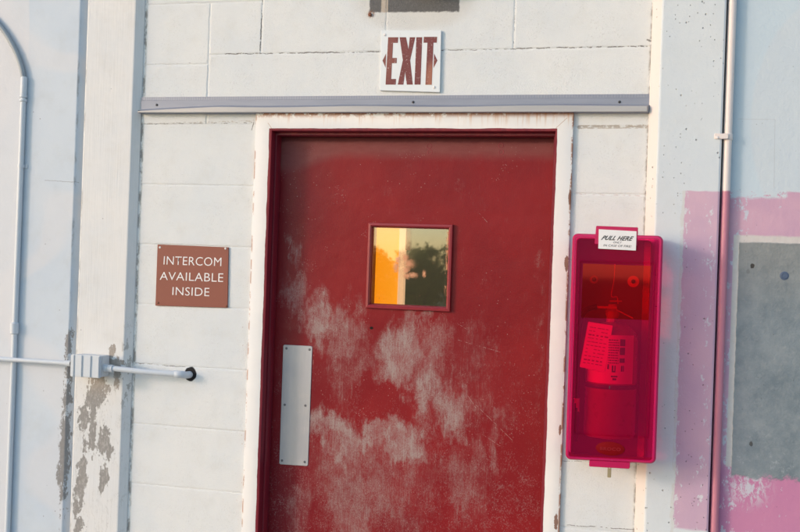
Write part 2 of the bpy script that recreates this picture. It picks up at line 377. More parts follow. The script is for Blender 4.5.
def mat_frame():
    b = Mat('two_tone_frame_paint')
    c = paint_base(b, (.78, .765, .74), dirt=.05)
    wob = (b.noise(9, 4, .6, (3, 3, 3))-.5)*.009
    # rust along the outer edge, running down in drips
    te = b.ss(b.z, ZF_T-.026, ZF_T-.006); blot = b.noise((42, 10, 42), 5, .75, (4, 7, 0)); side = b.ss(b.x, X(380, 113), X(520, 113))*.10
    r1 = b.mx(te*b.ss(blot + side, .45, .54), b.ss(b.z, ZF_T-.013, ZF_T-.008)*b.ss(blot + side*.5, .44, .52))
    drip = b.ss(b.noise((95, 10, 3.5), 4, .7, (2, 2, 1)) + side*.7, .55, .68)*b.ss(b.z, ZF_T-.060, ZF_T-.004)
    r2 = b.ss(b.ab(b.x - XF_R), .007, .001)*b.ss(b.noise((24, 10, 17), 5, .75, (8, 0, 8)), .46, .53)
    r3 = b.ss(b.ab(b.x - XF_L), .007, .001)*b.ss(b.noise((24, 10, 13), 5, .75, (2, 0, 6)), .49, .56)
    c = b.mix(drip*.65, c, (.58, .33, .17))
    rust = b.mix(b.noise(150, 4, .7), (.15, .045, .018), (.50, .17, .045))
    c = b.mix(b.mx(b.mx(r1, r2), r3)*.88, c, rust)
    for px, py, r in ((566.5, 263, 4.5), (570, 198, 4), (243, 423, 3), (240, 457, 2.4), (556, 522, 4.5), (560, 430, 3)):
        k = b.ss(b.ell(px, py, r*.45, r*2.0, d=.012) + (b.noise(90, 4, .7)-.5)*1.4, 1.0, .8); c = b.mix(k*.9, c, (.20, .075, .035))
    for p, q in (((268, 123), (272, 129)), ((556, 128), (567, 118))):
        c = b.mix(b.ss(b.seg(p, q, .012, .003), .0012, .0004)*.7, c, (.42, .22, .12))
    red = b.ss(b.x + wob, XI_L-.010, XI_L-.0088)*b.ss(b.x + wob, XI_R+.0065, XI_R+.0053)*b.ss(b.z + wob*.7, ZI_T+.009, ZI_T+.0078)
    rc = b.mix(b.ss(b.noise((60, 60, 4), 4), .3, .7), (.155, .010, .024), (.22, .015, .027))
    hl = b.ss(b.noise((200, 200, 30), 4, .8, (1, 8, 8)), .68, .74); rc = b.mix(hl*.5, rc, (.40, .22, .20))
    c = b.mix(red, c, rc)
    b.bump(b.noise(60, 4), .0008); b.bump(b.noise(7, 3), .003)
    return b.done(c, b.clamp(.55 - red*.15), spec=.4)

def mat_plate():
    b = Mat('brushed_aluminium')
    c = b.mix(b.noise((40, 40, 3), 4, .6), (.36, .37, .40), (.47, .475, .50))
    c = b.mix(b.ss(b.noise(9, 5, .7), .45, .75)*.35, c, (.55, .52, .50))
    c = b.mix(b.ss(b.noise((500, 500, 18), 3, .7), .55, .75)*.3, c, (.60, .60, .61)); b.bump(b.noise((900, 900, 30), 2), .0002)
    return b.done(c, b.clamp(b.noise(10, 4)*.3 + .38), .75)
def mat_rail():
    b = Mat('weathered_rail_metal')
    c = b.mix(b.noise((7, 7, 60), 4, .6), (.235, .255, .315), (.32, .34, .40))
    lip = b.ss(b.y, -.022, -.027)
    c = b.mix(lip, c, b.mix(b.noise((5, 5, 90), 4), (.38, .37, .37), (.50, .49, .48)))
    rib = b.ss(b.m('FRACT', b.x*(1/.0085)), .35, .5)*b.ss(b.z, Z(400, 99.5, .006), Z(400, 98.5, .006))
    c = b.mix(rib*.09*(1-lip), c, (.16, .17, .20))
    c = b.mix(b.ss(b.noise((16, 16, 60), 5, .7, (8, 8, 8)), .60, .72)*.3, c, (.52, .48, .43))
    b.bump(rib, .0002)
    return b.done(c, .5, .25, spec=.4)
def mat_sign_white():
    b = Mat('enamel_white')
    c = b.mix(b.noise(20, 5, .6), (.70, .74, .76), (.78, .80, .80))
    c = b.mix(b.ss(b.noise((60, 60, 25), 5, .7), .62, .72)*.4, c, (.50, .47, .44))
    return b.done(c, .35)
def mat_exit_red():
    b = Mat('faded_exit_red')
    c = b.mix(b.noise(40, 5, .7), (.125, .022, .022), (.22, .044, .038))
    c = b.mix(b.ss(b.noise((120, 120, 160), 4, .75), .60, .66)*.75, c, (.62, .50, .48))
    c = b.mix(b.ss(b.ell(431, 78, 7, 20, d=.01), 1.2, .3)*.7, c, (.42, .16, .09))
    c = b.mix(b.ss(b.ell(389, 55, 10, 30, d=.01), 1.2, .3)*.3, c, (.36, .14, .09))
    return b.done(c, .45)
def mat_intercom():
    b = Mat('sign_rust_red')
    c = b.mix(b.noise(12, 5, .6), (.215, .055, .034), (.265, .072, .045))
    c = b.mix(b.ss(b.noise(160, 4, .75), .66, .72)*.5, c, (.45, .24, .18))
    return b.done(c, .5)
def mat_pipe(name, pinkbelow=None, base=(.66, .67, .67)):
    b = Mat(name); c = paint_base(b, base, dirt=.06)
    if pinkbelow is not None:
        k = b.ss(b.z + (b.noise(60, 3)-.5)*.006, pinkbelow, pinkbelow-.006)
        c = b.mix(k*.96, c, b.mix(b.noise((30, 30, 8), 4), (.46, .14, .21), (.56, .22, .30)))
        c = b.mix(b.ss(b.noise((90, 90, 10), 4, .75, (4, 4, 4)), .64, .70)*.7, c, (.45, .28, .20))
    b.bump(b.noise(120, 4), .0006)
    return b.done(c, .45)
def glass():
    b = Mat('door_glass')
    tr = b.n.new('ShaderNodeBsdfTransparent'); tr.inputs[0].default_value = (.93, .92, .88, 1)
    gl = b.n.new('ShaderNodeBsdfGlossy'); gl.inputs[0].default_value = (.95, .95, .95, 1); gl.inputs['Roughness'].default_value = .020
    b.bump(b.noise(5, 2), .0006); b.t.links.new(b.height, gl.inputs['Normal'])
    mx = b.n.new('ShaderNodeMixShader'); mx.inputs[0].default_value = .115
    b.t.links.new(tr.outputs[0], mx.inputs[1]); b.t.links.new(gl.outputs[0], mx.inputs[2])
    # flaked scraps of old film and grime on the pane
    D = -.066
    E = None
    for e in [(405.5, 258, 3.5, 4.5), (409, 264, 6, 5), (406, 270, 4, 4), (412, 275, 6, 3), (424, 274, 2, 3.5), (396, 267, 3, 6), (407, 276, 5, 3), (398, 260, 3, 4)]:
        q = b.ell(*e, d=D); E = q if E is None else b.mn(E, q)
    fl = b.ss(E + (b.noise(330, 5, .8)-.5)*6.0, .70, .60)
    ed = b.ss(b.ab(b.x - X(447.5, 265, D)), .010, .002)*b.ss(b.noise((80, 80, 40), 4, .7, (4, 4, 4)), .52, .58)
    spk = b.ss(b.vor(120), .16, .08)*b.ss(b.noise(16, 3), .58, .64)
    fl = b.mx(fl, b.mx(ed, spk*.5))
    pf = b.n.new('ShaderNodeBsdfDiffuse'); b.put(pf.inputs[0], b.mix(b.noise(80), (.72, .30, .15), (.80, .46, .28)))
    m2 = b.n.new('ShaderNodeMixShader'); b.put(m2.inputs[0], fl*.8)
    b.t.links.new(mx.outputs[0], m2.inputs[1]); b.t.links.new(pf.outputs[0], m2.inputs[2])
    return b.out(m2.outputs[0])
def tinted(name, tint, body, fac, rough=.3, gloss=.5, wear=True, mirror=0):
    b = Mat(name)
    tr = b.n.new('ShaderNodeBsdfTransparent'); tr.inputs[0].default_value = (*tint, 1)
    n = b.noise(14, 4, .6)
    c = b.mix(n, tuple(v*.88 for v in body), tuple(min(1, v*1.08) for v in body))
    if wear: c = b.mix(b.ss(b.noise((50, 50, 200), 4, .8), .66, .72)*.35, c, (.75, .25, .38))
    p = b.bsdf(c, rough, spec=gloss)
    mx = b.n.new('ShaderNodeMixShader'); b.put(mx.inputs[0], fac)
    b.t.links.new(tr.outputs[0], mx.inputs[1]); b.t.links.new(p, mx.inputs[2])
    if mirror:
        g = b.n.new('ShaderNodeBsdfGlossy'); g.inputs['Roughness'].default_value = .04; g.inputs[0].default_value = (.95, .20, .27, 1); m2 = b.n.new('ShaderNodeMixShader'); m2.inputs[0].default_value = mirror
        b.t.links.new(mx.outputs[0], m2.inputs[1]); b.t.links.new(g.outputs[0], m2.inputs[2]); mx = m2
    return b.out(mx.outputs[0])
def leaves(name, c1, c2):
    b = Mat(name); c = b.mix(b.noise(1.3, 3), c1, c2)
    d = b.bsdf(c, .55, spec=.25); t = b.n.new('ShaderNodeBsdfTranslucent'); b.put(t.inputs[0], c)
    mx = b.n.new('ShaderNodeMixShader'); mx.inputs[0].default_value = .6
    b.t.links.new(d, mx.inputs[1]); b.t.links.new(t.outputs[0], mx.inputs[2]); return b.out(mx.outputs[0])

# ------------------------------------------------------------------ mesh helpers
ORG = {}
def thing(name, label, cat, loc, group=None):
    o = bpy.data.objects.new(name, None); COL.objects.link(o); o.location = loc; o.empty_display_size = .1
    ORG[o.name] = Vector(loc); o['label'] = label; o['category'] = cat
    if group: o['group'] = group
    return o
def obj(name, bm, mat, parent=None, label=None, smooth=False, base=None):
    org = ORG[parent.name] if parent else (Vector(base) if base else None)
    if org is None:
        xs = [v.co for v in bm.verts]
        org = Vector(((min(v.x for v in xs)+max(v.x for v in xs))/2, max(v.y for v in xs), min(v.z for v in xs)))
    bmesh.ops.recalc_face_normals(bm, faces=bm.faces)
    for v in bm.verts: v.co -= org
    me = bpy.data.meshes.new(name); bm.to_mesh(me); bm.free()
    o = bpy.data.objects.new(name, me); COL.objects.link(o); me.materials.append(mat)
    if smooth:
        for p in me.polygons: p.use_smooth = True
        if smooth != 'all': me.set_sharp_from_angle(angle=math.radians(40))
    if parent: o.parent = parent; ORG[o.name] = org
    else: o.location = org; ORG[o.name] = org
    if label: o['label'] = label
    return o
def tag(o, label, cat, group=None):
    o['label'] = label; o['category'] = cat
    if group: o['group'] = group
    return o
def struct(o): o['kind'] = 'structure'; return o
def box(bm, x0, x1, y0, y1, z0, z1, bev=0, seg=2):
    vs = [bm.verts.new((x, y, z)) for x in (x0, x1) for y in (y0, y1) for z in (z0, z1)]
    fs = [bm.faces.new([vs[i] for i in q]) for q in ((0, 1, 3, 2), (4, 6, 7, 5), (0, 4, 5, 1), (2, 3, 7, 6), (0, 2, 6, 4), (1, 5, 7, 3))]
    if bev:
        es = list({e for f in fs for e in f.edges})
        bmesh.ops.bevel(bm, geom=es, offset=bev, segments=seg, affect='EDGES')
def loft(bm, loops, cap0=True, cap1=True):
    L = [[bm.verts.new(p) for p in lp] for lp in loops]
    n = len(L[0])
    for a, c in zip(L, L[1:]):
        for i in range(n): bm.faces.new((a[i], a[(i+1) % n], c[(i+1) % n], c[i]))
    if cap0: bm.faces.new(L[0][::-1])
    if cap1: bm.faces.new(L[-1])
    return L
def rrect(q, r, d, inset=0, n=6):
    """rounded quad outline from four photo corners TL TR BR BL on plane d"""
    C = [at(*p, d) for p in q]; cen = sum(C, Vector())/4; out = []
    P = []
    for i in range(4):
        a, c, e = C[i-1], C[i], C[(i+1) % 4]
        u = (a-c).normalized(); v = (e-c).normalized()
        P.append((c + (u+v)*inset, u, v))
    for c, u, v in P:
        if r <= 0: out.append(c); continue
        for k in range(n+1):
            t = k/n*math.pi/2
            out.append(c + u*r*(1-math.sin(t)) + v*r*(1-math.cos(t)))
    return out
def sh(lp, d): return [Vector((p.x, -d, p.z)) for p in lp]
def plate(q, r, d0, d1, bev=.001, n=6):
    """plate with rounded corners from depth d0 (back) to d1 (front), edge softened"""
    bm = bmesh.new(); o = rrect(q, r, d1, 0, n); i = rrect(q, max(r-bev, 0), d1, bev, n) if bev else None
    loops = [sh(o, d0), sh(o, d1-bev)] + ([sh(i, d1)] if bev else [sh(o, d1)])
    loft(bm, loops); return bm
def poly(bm, pts, d, thick=.0004):
    P = [at(*p, d) for p in pts]
    a = [bm.verts.new((p.x, -d+thick, p.z)) for p in P]; c = [bm.verts.new((p.x, -d, p.z)) for p in P]
    n = len(P); bm.faces.new(c)
    for i in range(n): bm.faces.new((a[i], a[(i+1) % n], c[(i+1) % n], c[i]))
def tube(bm, pts, r, seg=16, caps=True):
    pts = [Vector(p) for p in pts]; R = r if isinstance(r, (list, tuple)) else [r]*len(pts)
    loops = []; ref = None
    for i, p in enumerate(pts):
        t = (pts[min(i+1, len(pts)-1)] - pts[max(i-1, 0)]).normalized()
        if ref is None: ref = Vector((0, 1, 0)) if abs(t.y) < .9 else Vector((1, 0, 0))
        a = (ref - t*ref.dot(t)).normalized(); b_ = t.cross(a); ref = a
        loops.append([p + (a*math.cos(k/seg*2*math.pi) + b_*math.sin(k/seg*2*math.pi))*R[i] for k in range(seg)])
    loft(bm, loops, caps, caps)
def spline(P, n=8):
    P = [Vector(p) for p in P]; out = []
    for i in range(len(P)-1):
        p0, p1, p2, p3 = P[max(i-1, 0)], P[i], P[i+1], P[min(i+2, len(P)-1)]
        for k in range(n):
            t = k/n; out.append(.5*((2*p1)+(-p0+p2)*t+(2*p0-5*p1+4*p2-p3)*t*t+(-p0+3*p1-3*p2+p3)*t**3))
    return out + [P[-1]]
def disc(bm, c, r, d0, d1, seg=14, dome=0.0):
    """round stud on plane: centre photo point c, radius metres"""
    p = at(*c, d1); L = []
    for rr, dd in ((r, d0), (r, d1-dome), (r*.7, d1-dome*.3), (r*.3, d1)):
        L.append([Vector((p.x+rr*math.cos(k/seg*2*math.pi), -dd, p.z+rr*math.sin(k/seg*2*math.pi))) for k in range(seg)])
    loft(bm, L)
def ring(bm, c, R, r, seg=18, s2=6, y=None):
    for i in range(seg):
        pass
    V_ = [[bm.verts.new((c.x+(R+r*math.cos(b*2*math.pi/s2))*math.cos(a*2*math.pi/seg), c.y+r*math.sin(b*2*math.pi/s2), c.z+(R+r*math.cos(b*2*math.pi/s2))*math.sin(a*2*math.pi/seg))) for b in range(s2)] for a in range(seg)]
    for a in range(seg):
        for b in range(s2): bm.faces.new((V_[a][b], V_[(a+1) % seg][b], V_[(a+1) % seg][(b+1) % s2], V_[a][(b+1) % s2]))
def textbm(s, quad, d, bold=0.0, shear=0.0, spacing=1.0, thick=.0003, bm=None):
    """lettering fitted into a quad TL TR BR BL (photo measures) on plane d"""
    cu = bpy.data.curves.new('t', 'FONT'); cu.body = s; cu.offset = bold; cu.space_character = spacing; cu.resolution_u = 3; cu.shear = shear
    o = bpy.data.objects.new('t', cu); COL.objects.link(o)
    bpy.context.view_layer.update()
    me = bpy.data.meshes.new_from_object(o.evaluated_get(bpy.context.evaluated_depsgraph_get()))
    bpy.data.objects.remove(o); bpy.data.curves.remove(cu)
    xs = [v.co.x for v in me.vertices]; ys = [v.co.y for v in me.vertices]
    x0, x1, y0, y1 = min(xs), max(xs), min(ys), max(ys)
    TL, TR, BR, BL = (at(*p, d) for p in quad)
    for v in me.vertices:
        u = (v.co.x-x0)/(x1-x0); t = (v.co.y-y0)/(y1-y0)
        p = (BL*(1-u)+BR*u)*(1-t) + (TL*(1-u)+TR*u)*t
        v.co = p
    if bm is None: bm = bmesh.new()
    bm.from_mesh(me); bpy.data.meshes.remove(me); return bm

# ------------------------------------------------------------------ materials
M = dict(block=mat_block(), lwall=mat_left_wall(), lpil=mat_left_pillar(), rpil=mat_right_pillar(), rwall=mat_right_wall(), door=mat_door(), frame=mat_frame(),
         plate=mat_plate(), rail=mat_rail(), enamel=mat_sign_white(), exitred=mat_exit_red(), intercom=mat_intercom(), glass=glass(),
         pipe=mat_pipe('painted_conduit', None, (.60, .64, .68)), pipe2=mat_pipe('pink_dipped_conduit', Z(733, 190, .03), (.78, .69, .65)), flex=simple('grey_sleeve', (.30, .34, .37), .5, bump=.0006),
         screw=simple('zinc_screw', (.42, .40, .38), .4, .8), rustscrew=simple('rusty_screw', (.20, .075, .04), .8, bump=.0006), dullscrew=simple('dull_screw', (.13, .13, .14), .5, .3), darkmetal=simple('dark_metal', (.06, .06, .065), .5, .5),
         whitepaint=simple('letter_white', (.78, .76, .76), .45, var=.05), screwwhite=simple('painted_screw', (.74, .70, .68), .45), caulk=simple('painted_sealant', (.55, .54, .52), .8, bump=.001))
wf = bmesh.new()
reds = simple('frame_red_trim', (.27, .020, .028), .38, var=.18, bump=.0005, bsc=90)

# ------------------------------------------------------------------ ground
bm = bmesh.new(); box(bm, -400, 400, -400, 400, -.5, -.15)
gm = Mat('dry_grass_ground'); c = gm.mix(gm.noise(.6, 5, .7), (.07, .085, .03), (.16, .14, .07)); struct(obj('ground', bm, gm.done(c, .9), base=(0, 0, -.15)))
bm = bmesh.new(); box(bm, -9, 9, -14, .3, -.14, -.004)
gp = Mat('worn_concrete_slab'); gp.bump(gp.noise(60, 4), .002)
struct(obj('pavement', bm, gp.done(gp.mix(gp.noise(3, 6, .7), (.30, .29, .27), (.42, .40, .37)), .85), base=(0, 0, -.004)))

# ------------------------------------------------------------------ block wall
bm = bmesh.new(); H = 3.4; G = .0009
def blk(x0, x1, z0, z1, y=0.0):
    y += random.uniform(-.0004, .0004); g = G; x0 += g; x1 -= g; z0 += g; z1 -= g
    def edge(p, q, nx, nz):
        n = max(2, int((abs(q[0]-p[0])+abs(q[1]-p[1]))/.018)); o = []
        for k in range(n):
            t = k/n; j = random.gauss(0, .00045) + (.0009 if random.random() < .06 else 0)
            o.append((p[0]+(q[0]-p[0])*t+nx*j, p[1]+(q[1]-p[1])*t+nz*j, nx, nz))
        return o
    P = edge((x0, z0), (x1, z0), 0, 1) + edge((x1, z0), (x1, z1), -1, 0) + edge((x1, z1), (x0, z1), 0, -1) + edge((x0, z1), (x0, z0), 1, 0)
    cx_, cz_ = (x0+x1)/2, (z0+z1)/2; wx, wz = (x1-x0)/2, (z1-z0)/2
    def lp(i, yy): return [Vector((cx_+(p[0]-cx_)*(1-i/wx), yy, cz_+(p[1]-cz_)*(1-i/wz))) for p in P]
    loft(bm, [lp(0, y+.03), lp(0, y+.0026), lp(.0010, y+.0012), lp(.003, y+.0003), lp(.006, y)], False, True)
z1_ = Z(190, 124.5); cz = [z1_ - .2032*k for k in range(0, 12)]
XA, XB = XPL_R+.0225, XPR_L+.012
XJ = X(208, 75)
zl_left = [Z(190, 64.5), Z(190, 3.5), Z(190, 3.5)+.2032, Z(190, 3.5)+.4064]
zl = Z(300, 53)
for a, c_ in zip(cz, cz[1:]):
    if a <= 0: break
    blk(XA+.006, XF_L+.004, max(c_, 0), a)
blk(XA+.006, XJ, z1_, zl_left[0]); blk(XJ, XF_L+.004, z1_, ZF_T)      # left head
z0 = zl_left[0]
for z in zl_left[1:]:
    blk(XA+.006, XJ if z0 < zl else X(262, 20), z0, z); z0 = z
# one tall lintel unit over the opening, plain blocks above it
blk(XJ, XB, ZF_T+.0, zl)
zr = [Z(590, 127)] + [Z(590, 127) - .2032*k for k in range(1, 12)]
blk(XF_R-.004, XB, zr[0], ZF_T)
for a, c_ in zip(zr, zr[1:]):
    if a <= 0: break
    blk(XF_R-.004, XB, max(c_, 0), a)
xs = [XJ, X(262, 20), X(386.5, 20), X(514.5, 20), XB]
for a, c_ in zip(xs, xs[1:]):
    if a == XJ: blk(a, c_, zl, zl_left[1]); continue
    blk(a, c_, zl, zl+.2032)
for a, c_ in zip([X(262, 20), X(326, 20), X(450, 20), X(580, 20)], [X(326, 20), X(450, 20), X(580, 20), XB]): blk(a, c_, zl+.2032, zl+.4064)
zt = max(zl+.4064, zl_left[-1])
blk(XA+.006, XB, zt, H)
B0 = .0016
box(bm, XA-.1, XF_L+.02, B0, .2, 0, H-.01); box(bm, XF_R-.02, XB+.1, B0, .2, 0, H-.01); box(bm, XF_L+.02, XF_R-.02, B0, .2, ZF_T-.02, H-.01)
tag(obj('block_wall', bm, M['block']), 'white painted concrete block wall round the red door, cracked joints and stucco pores', 'wall')

# ------------------------------------------------------------------ side walls and pillars
def extr(P):
    bm = bmesh.new(); loft(bm, [[Vector((x, y, 0)) for x, y in P], [Vector((x, y, H)) for x, y in P]]); return bm
cf = .0215; ir = lambda x, d: [(x-.003, -d), (x, -d+.001), (x+cf*.97, -d+cf), (x+cf, -d+cf+.003)]
bm = extr([(-5, .2), (-5, -DL)] + ir(XLW_R, DL) + [(XLW_R+cf, .2)])
tag(obj('concrete_wall', bm, M['lwall']), 'bluish white smooth concrete wall behind the curved conduit at far left', 'wall')
bm = extr([(XPL_L-.002, .15), (XPL_L-.002, -DP+.006), (XPL_L, -DP+.002), (XPL_L+.004, -DP)] + ir(XPL_R, DP) + [(XPL_R+cf, .15)])
tag(obj('pillar', bm, M['lpil']), 'white board-marked pillar with peeling paint left of the door, under the junction box', 'pillar')
bm = bmesh.new()
ch = .029
P = [(XPR_L, .15), (XPR_L, -DR+ch*.95), (XPR_L+.003, -DR+ch*.8), (XPR_L+ch, -DR+.001), (XPR_L+ch+.004, -DR), (XPR_R-.006, -DR), (XPR_R-.0015, -DR+.002), (XPR_R, -DR+.007), (XPR_R, .15)]
loft(bm, [[Vector((x, y, 0)) for x, y in P], [Vector((x, y, H)) for x, y in P]])
tag(obj('pillar', bm, M['rpil']), 'pitted white pillar with a pink painted band right of the fire extinguisher cabinet', 'pillar')
bm = bmesh.new(); box(bm, XPR_R+.004, 5, -DW, .2, 0, H, .002, 1)
tag(obj('concrete_wall', bm, M['rwall']), 'concrete wall at far right, white above, pink below with a bare grey patch', 'wall')
# round plug in the grey patch
t = obj('wall_plug', (lambda b_: (disc(b_, (784.5, 275.8), .0125, DW-.002, DW+.0015, 20, .001), ring(b_, Vector((X(784.5, 275.8, DW), -DW-.0012, Z(784.5, 275.8, DW))), .0078, .0013), b_)[2])(bmesh.new()), simple('blue_plug', (.075, .11, .18), .5))
tag(t, 'small dark blue round plug set in the grey wall patch', 'plug')

# ------------------------------------------------------------------ conduits on the left wall
PD = DL+.0105
t = thing('curved_conduit', 'painted vertical conduit with curved grey top on the bluish left wall', 'pipe', at(9, 420, PD))
bm = bmesh.new()
tube(bm, [(X(18.8, 250, PD)+0, -PD, 0), (X(18.8, 250, PD)-.0, -PD, 1)], .0095) if False else None
x_p = X(23.3, 100, PD); zt_ = Z(23.3, 97, PD)
tube(bm, [(x_p-.004, -PD, .0), (x_p-.003, -PD, 1.0), (x_p, -PD, zt_)], .0096)
obj('pipe', bm, M['pipe'], t, smooth=True)
bm = bmesh.new()
cv = [at(p[0], p[1], PD) for p in ((-34, -4), (-18, 8), (-5, 20), (6, 34), (15, 50), (20.5, 64), (23.4, 78))] + [Vector((x_p, -PD, zt_+.01))]
tube(bm, spline(cv), .0088); obj('bend', bm, M['flex'], t, smooth=True)
bm = bmesh.new(); a = Vector((x_p, -PD, zt_+.07)); e = Vector((x_p, -PD, zt_))
tube(bm, [a, a-Vector((0, 0, .004)), e+Vector((0, 0, .004)), e], [.0098, .0112, .0112, .0105]); obj('sleeve', bm, M['pipe'], t, smooth=True)
for zz in (zt_+.002, zt_-.012):
    bm = bmesh.new(); tube(bm, [(x_p, -PD, zz-.0045), (x_p, -PD, zz-.003), (x_p, -PD, zz+.003), (x_p, -PD, zz+.0045)], [.0108, .0128, .0128, .0108]); obj('collar', bm, M['pipe'], t, smooth=True)
bm = bmesh.new(); zz = Z(18, 166, PD); tube(bm, [(x_p, -PD, zz-.005), (x_p, -PD, zz+.005)], .0118); box(bm, x_p-.004, x_p+.021, -DL-.003, -DL, zz-.007, zz+.007, .001, 1); obj('strap', bm, M['pipe'], t, smooth=True)
bm = bmesh.new(); zz = Z(10, 328, PD); tube(bm, [(x_p-.003, -PD, zz-.021), (x_p-.003, -PD, zz-.017), (x_p-.003, -PD, zz+.017), (x_p-.003, -PD, zz+.021)], [.0105, .0148, .0148, .0105]); obj('coupling', bm, M['pipe'], t, smooth=True)
bm = bmesh.new()
zj = Z(40, 361.5, DL+.03); PJ = DL+.0295
t = thing('horizontal_conduit', 'thin white conduit running level across the far left wall to the junction box', 'pipe', Vector((X(30, 361, PJ), -PJ, zj)))
tube(bm, [(-3.5, -PJ, zj), (X(71, 362, PJ), -PJ, zj)], .0078); obj('pipe', bm, M['pipe'], t, smooth=True)
bm = bmesh.new(); tube(bm, [(X(71, 362, PJ)-.022, -PJ, zj), (X(71, 362, PJ), -PJ, zj)], .0100); obj('collar', bm, M['pipe'], t, smooth=True)
# junction box
JD = .094
t = thing('junction_box', 'white painted ribbed junction box on the peeling pillar', 'junction box', at(85, 377, JD))
jx0, jx1, jz0, jz1 = X(70, 366, JD), X(99.5, 367, JD), Z(84, 377.5, JD), Z(84, 355.2, JD)
bm = bmesh.new(); box(bm, jx0+.002, jx1-.002, -JD+.014, -DP-.002, jz0+.002, jz1-.002, .003, 2); obj('body', bm, M['pipe'], t, smooth=True)
bm = bmesh.new(); box(bm, jx0, jx1, -JD+.004, -JD+.013, jz0, jz1, .0025, 2)
W_ = jx1-jx0
for f0, f1 in ((0.0, .13), (.16, .40), (.46, .70), (.75, .98)):
    box(bm, jx0+W_*f0+.001, jx0+W_*f1, -JD, -JD+.006, jz0+.001, jz1-.001, .0018, 2)
obj('cover', bm, M['pipe'], t, smooth=True)
bm = bmesh.new(); hx = jx1; hz = Z(103, 368, .062); tube(bm, [(hx-.004, -.062, hz), (hx+.012, -.062, hz), (hx+.014, -.062, hz), (hx+.030, -.062, hz)], [.0135, .0135, .0115, .0115]); obj('hub', bm, M['pipe'], t, smooth=True)
# conduit to the wall
t = thing('elbow_conduit', 'short white conduit from the junction box bending into a dark wall hole', 'pipe', Vector((hx+.03, -.062, hz)))
ex = X(190, 374, .0); ez = Z(189, 374.5, .0)
path = [(hx+.02, -.062, hz), (hx+.05, -.0615, hz), (X(140, 371.5, .055), -.055, Z(140, 371.3, .055)), (X(165, 373.5, .046), -.046, Z(165, 373.3, .046)), (X(178, 374.5, .040), -.040, Z(178, 374.3, .040))]
bm = bmesh.new(); tube(bm, spline(path, 6), .0092); obj('pipe', bm, M['pipe'], t, smooth=True)
q = Vector(path[-1]); bm = bmesh.new()
tube(bm, spline([q-Vector((.015, -.004, 0)), q, q+Vector((.012, .006, -.0004)), (ex-.006, -.020, ez), (ex-.001, .0, ez), (ex-.001, .03, ez)], 6), .0118); obj('elbow', bm, M['pipe'], t, smooth=True)
bm = bmesh.new(); p2 = spline(path, 6); tube(bm, [Vector(path[0])-Vector((.004, 0, 0)), Vector(path[0])+Vector((.012, 0, 0))], .0130); obj('nut', bm, M['pipe'], t, smooth=True)

# right conduit
RD = DW+.016; xr = X(732.6, 0, RD)
t = thing('conduit', 'straight vertical conduit right of the pitted pillar, white above and pink below', 'pipe', (xr, -RD, 0))
bm = bmesh.new(); tube(bm, [(xr, -RD, 0), (xr, -RD, 1), (xr, -RD, 2), (xr, -RD, H)], .0118); obj('pipe', bm, M['pipe2'], t, smooth=True)
bm = bmesh.new(); zz = Z(728, 137, RD)
tube(bm, [(xr, -RD, zz-.010), (xr, -RD, zz-.008), (xr, -RD, zz+.008), (xr, -RD, zz+.010)], [.0125, .0140, .0140, .0125])
box(bm, XPR_R-.022, xr, -DR-.0035, -DR-.0002, zz-.008, zz+.008, .0012, 1)
obj('strap', bm, M['pipe2'], t, smooth=True)
bm = bmesh.new(); disc(bm, (717.5, 137.5), .004, DR+.003, DR+.006, 10, .001); obj('screw', bm, M['screwwhite'], t)

# ------------------------------------------------------------------ rail
xa, xb = X(140.5, 100, .012), X(651.5, 100, .012)
t = thing('drip_rail', 'long grey metal rail across the wall above the door', 'rail', Vector((xa, 0, Z(400, 111.5, .02))))
zt0, zt1, zb0, zb1 = Z(141, 97, .008), Z(651, 93.8, .008), Z(141, 112.5, .03), Z(651, 111.6, .03)
bm = bmesh.new(); N = 40; loops = []
for k in range(N+1):
    f = k/N; x = xa+(xb-xa)*f; zt_ = zt0+(zt1-zt0)*f; zb = zb0+(zb1-zb0)*f
    lipz = zb + .018*min(1, .30+f*4) + .0015*math.sin(f*17); y1 = -.030+.0012*math.sin(f*23)
    xf = x - .012*f
    loops.append([Vector((x, -.0005, zt_)), Vector((x, -.006, zt_)), Vector((x, -.006, zt_-.011)), Vector((x, -.0075, zt_-.012)), Vector((x, -.0075, lipz+.008)), Vector((xf, y1+.004, lipz+.001)), Vector((xf, y1, lipz-.001)),
                  Vector((xf, y1, zb+.001)), Vector((xf, y1+.003, zb)), Vector((x, -.0005, zb))])
loft(bm, loops); obj('rail', bm, M['rail'], t, smooth=True)
bm = bmesh.new(); p = at(138, 110.4, .03)
loft(bm, [[Vector((x, y, z)) for y, z in ((-.030, p.z-.0035), (-.030, p.z+.0015), (-.0035, p.z+.004), (-.0035, p.z-.001))] for x in (p.x, xa+.002)]); obj('end_flange', bm, M['rail'], t)
for c_ in ((156.4, 104.8), (413, 102), (619.5, 101.8)):
    bm = bmesh.new(); disc(bm, c_, .0042, .006, .0105, 12, .002); obj('screw', bm, M['darkmetal'], t)

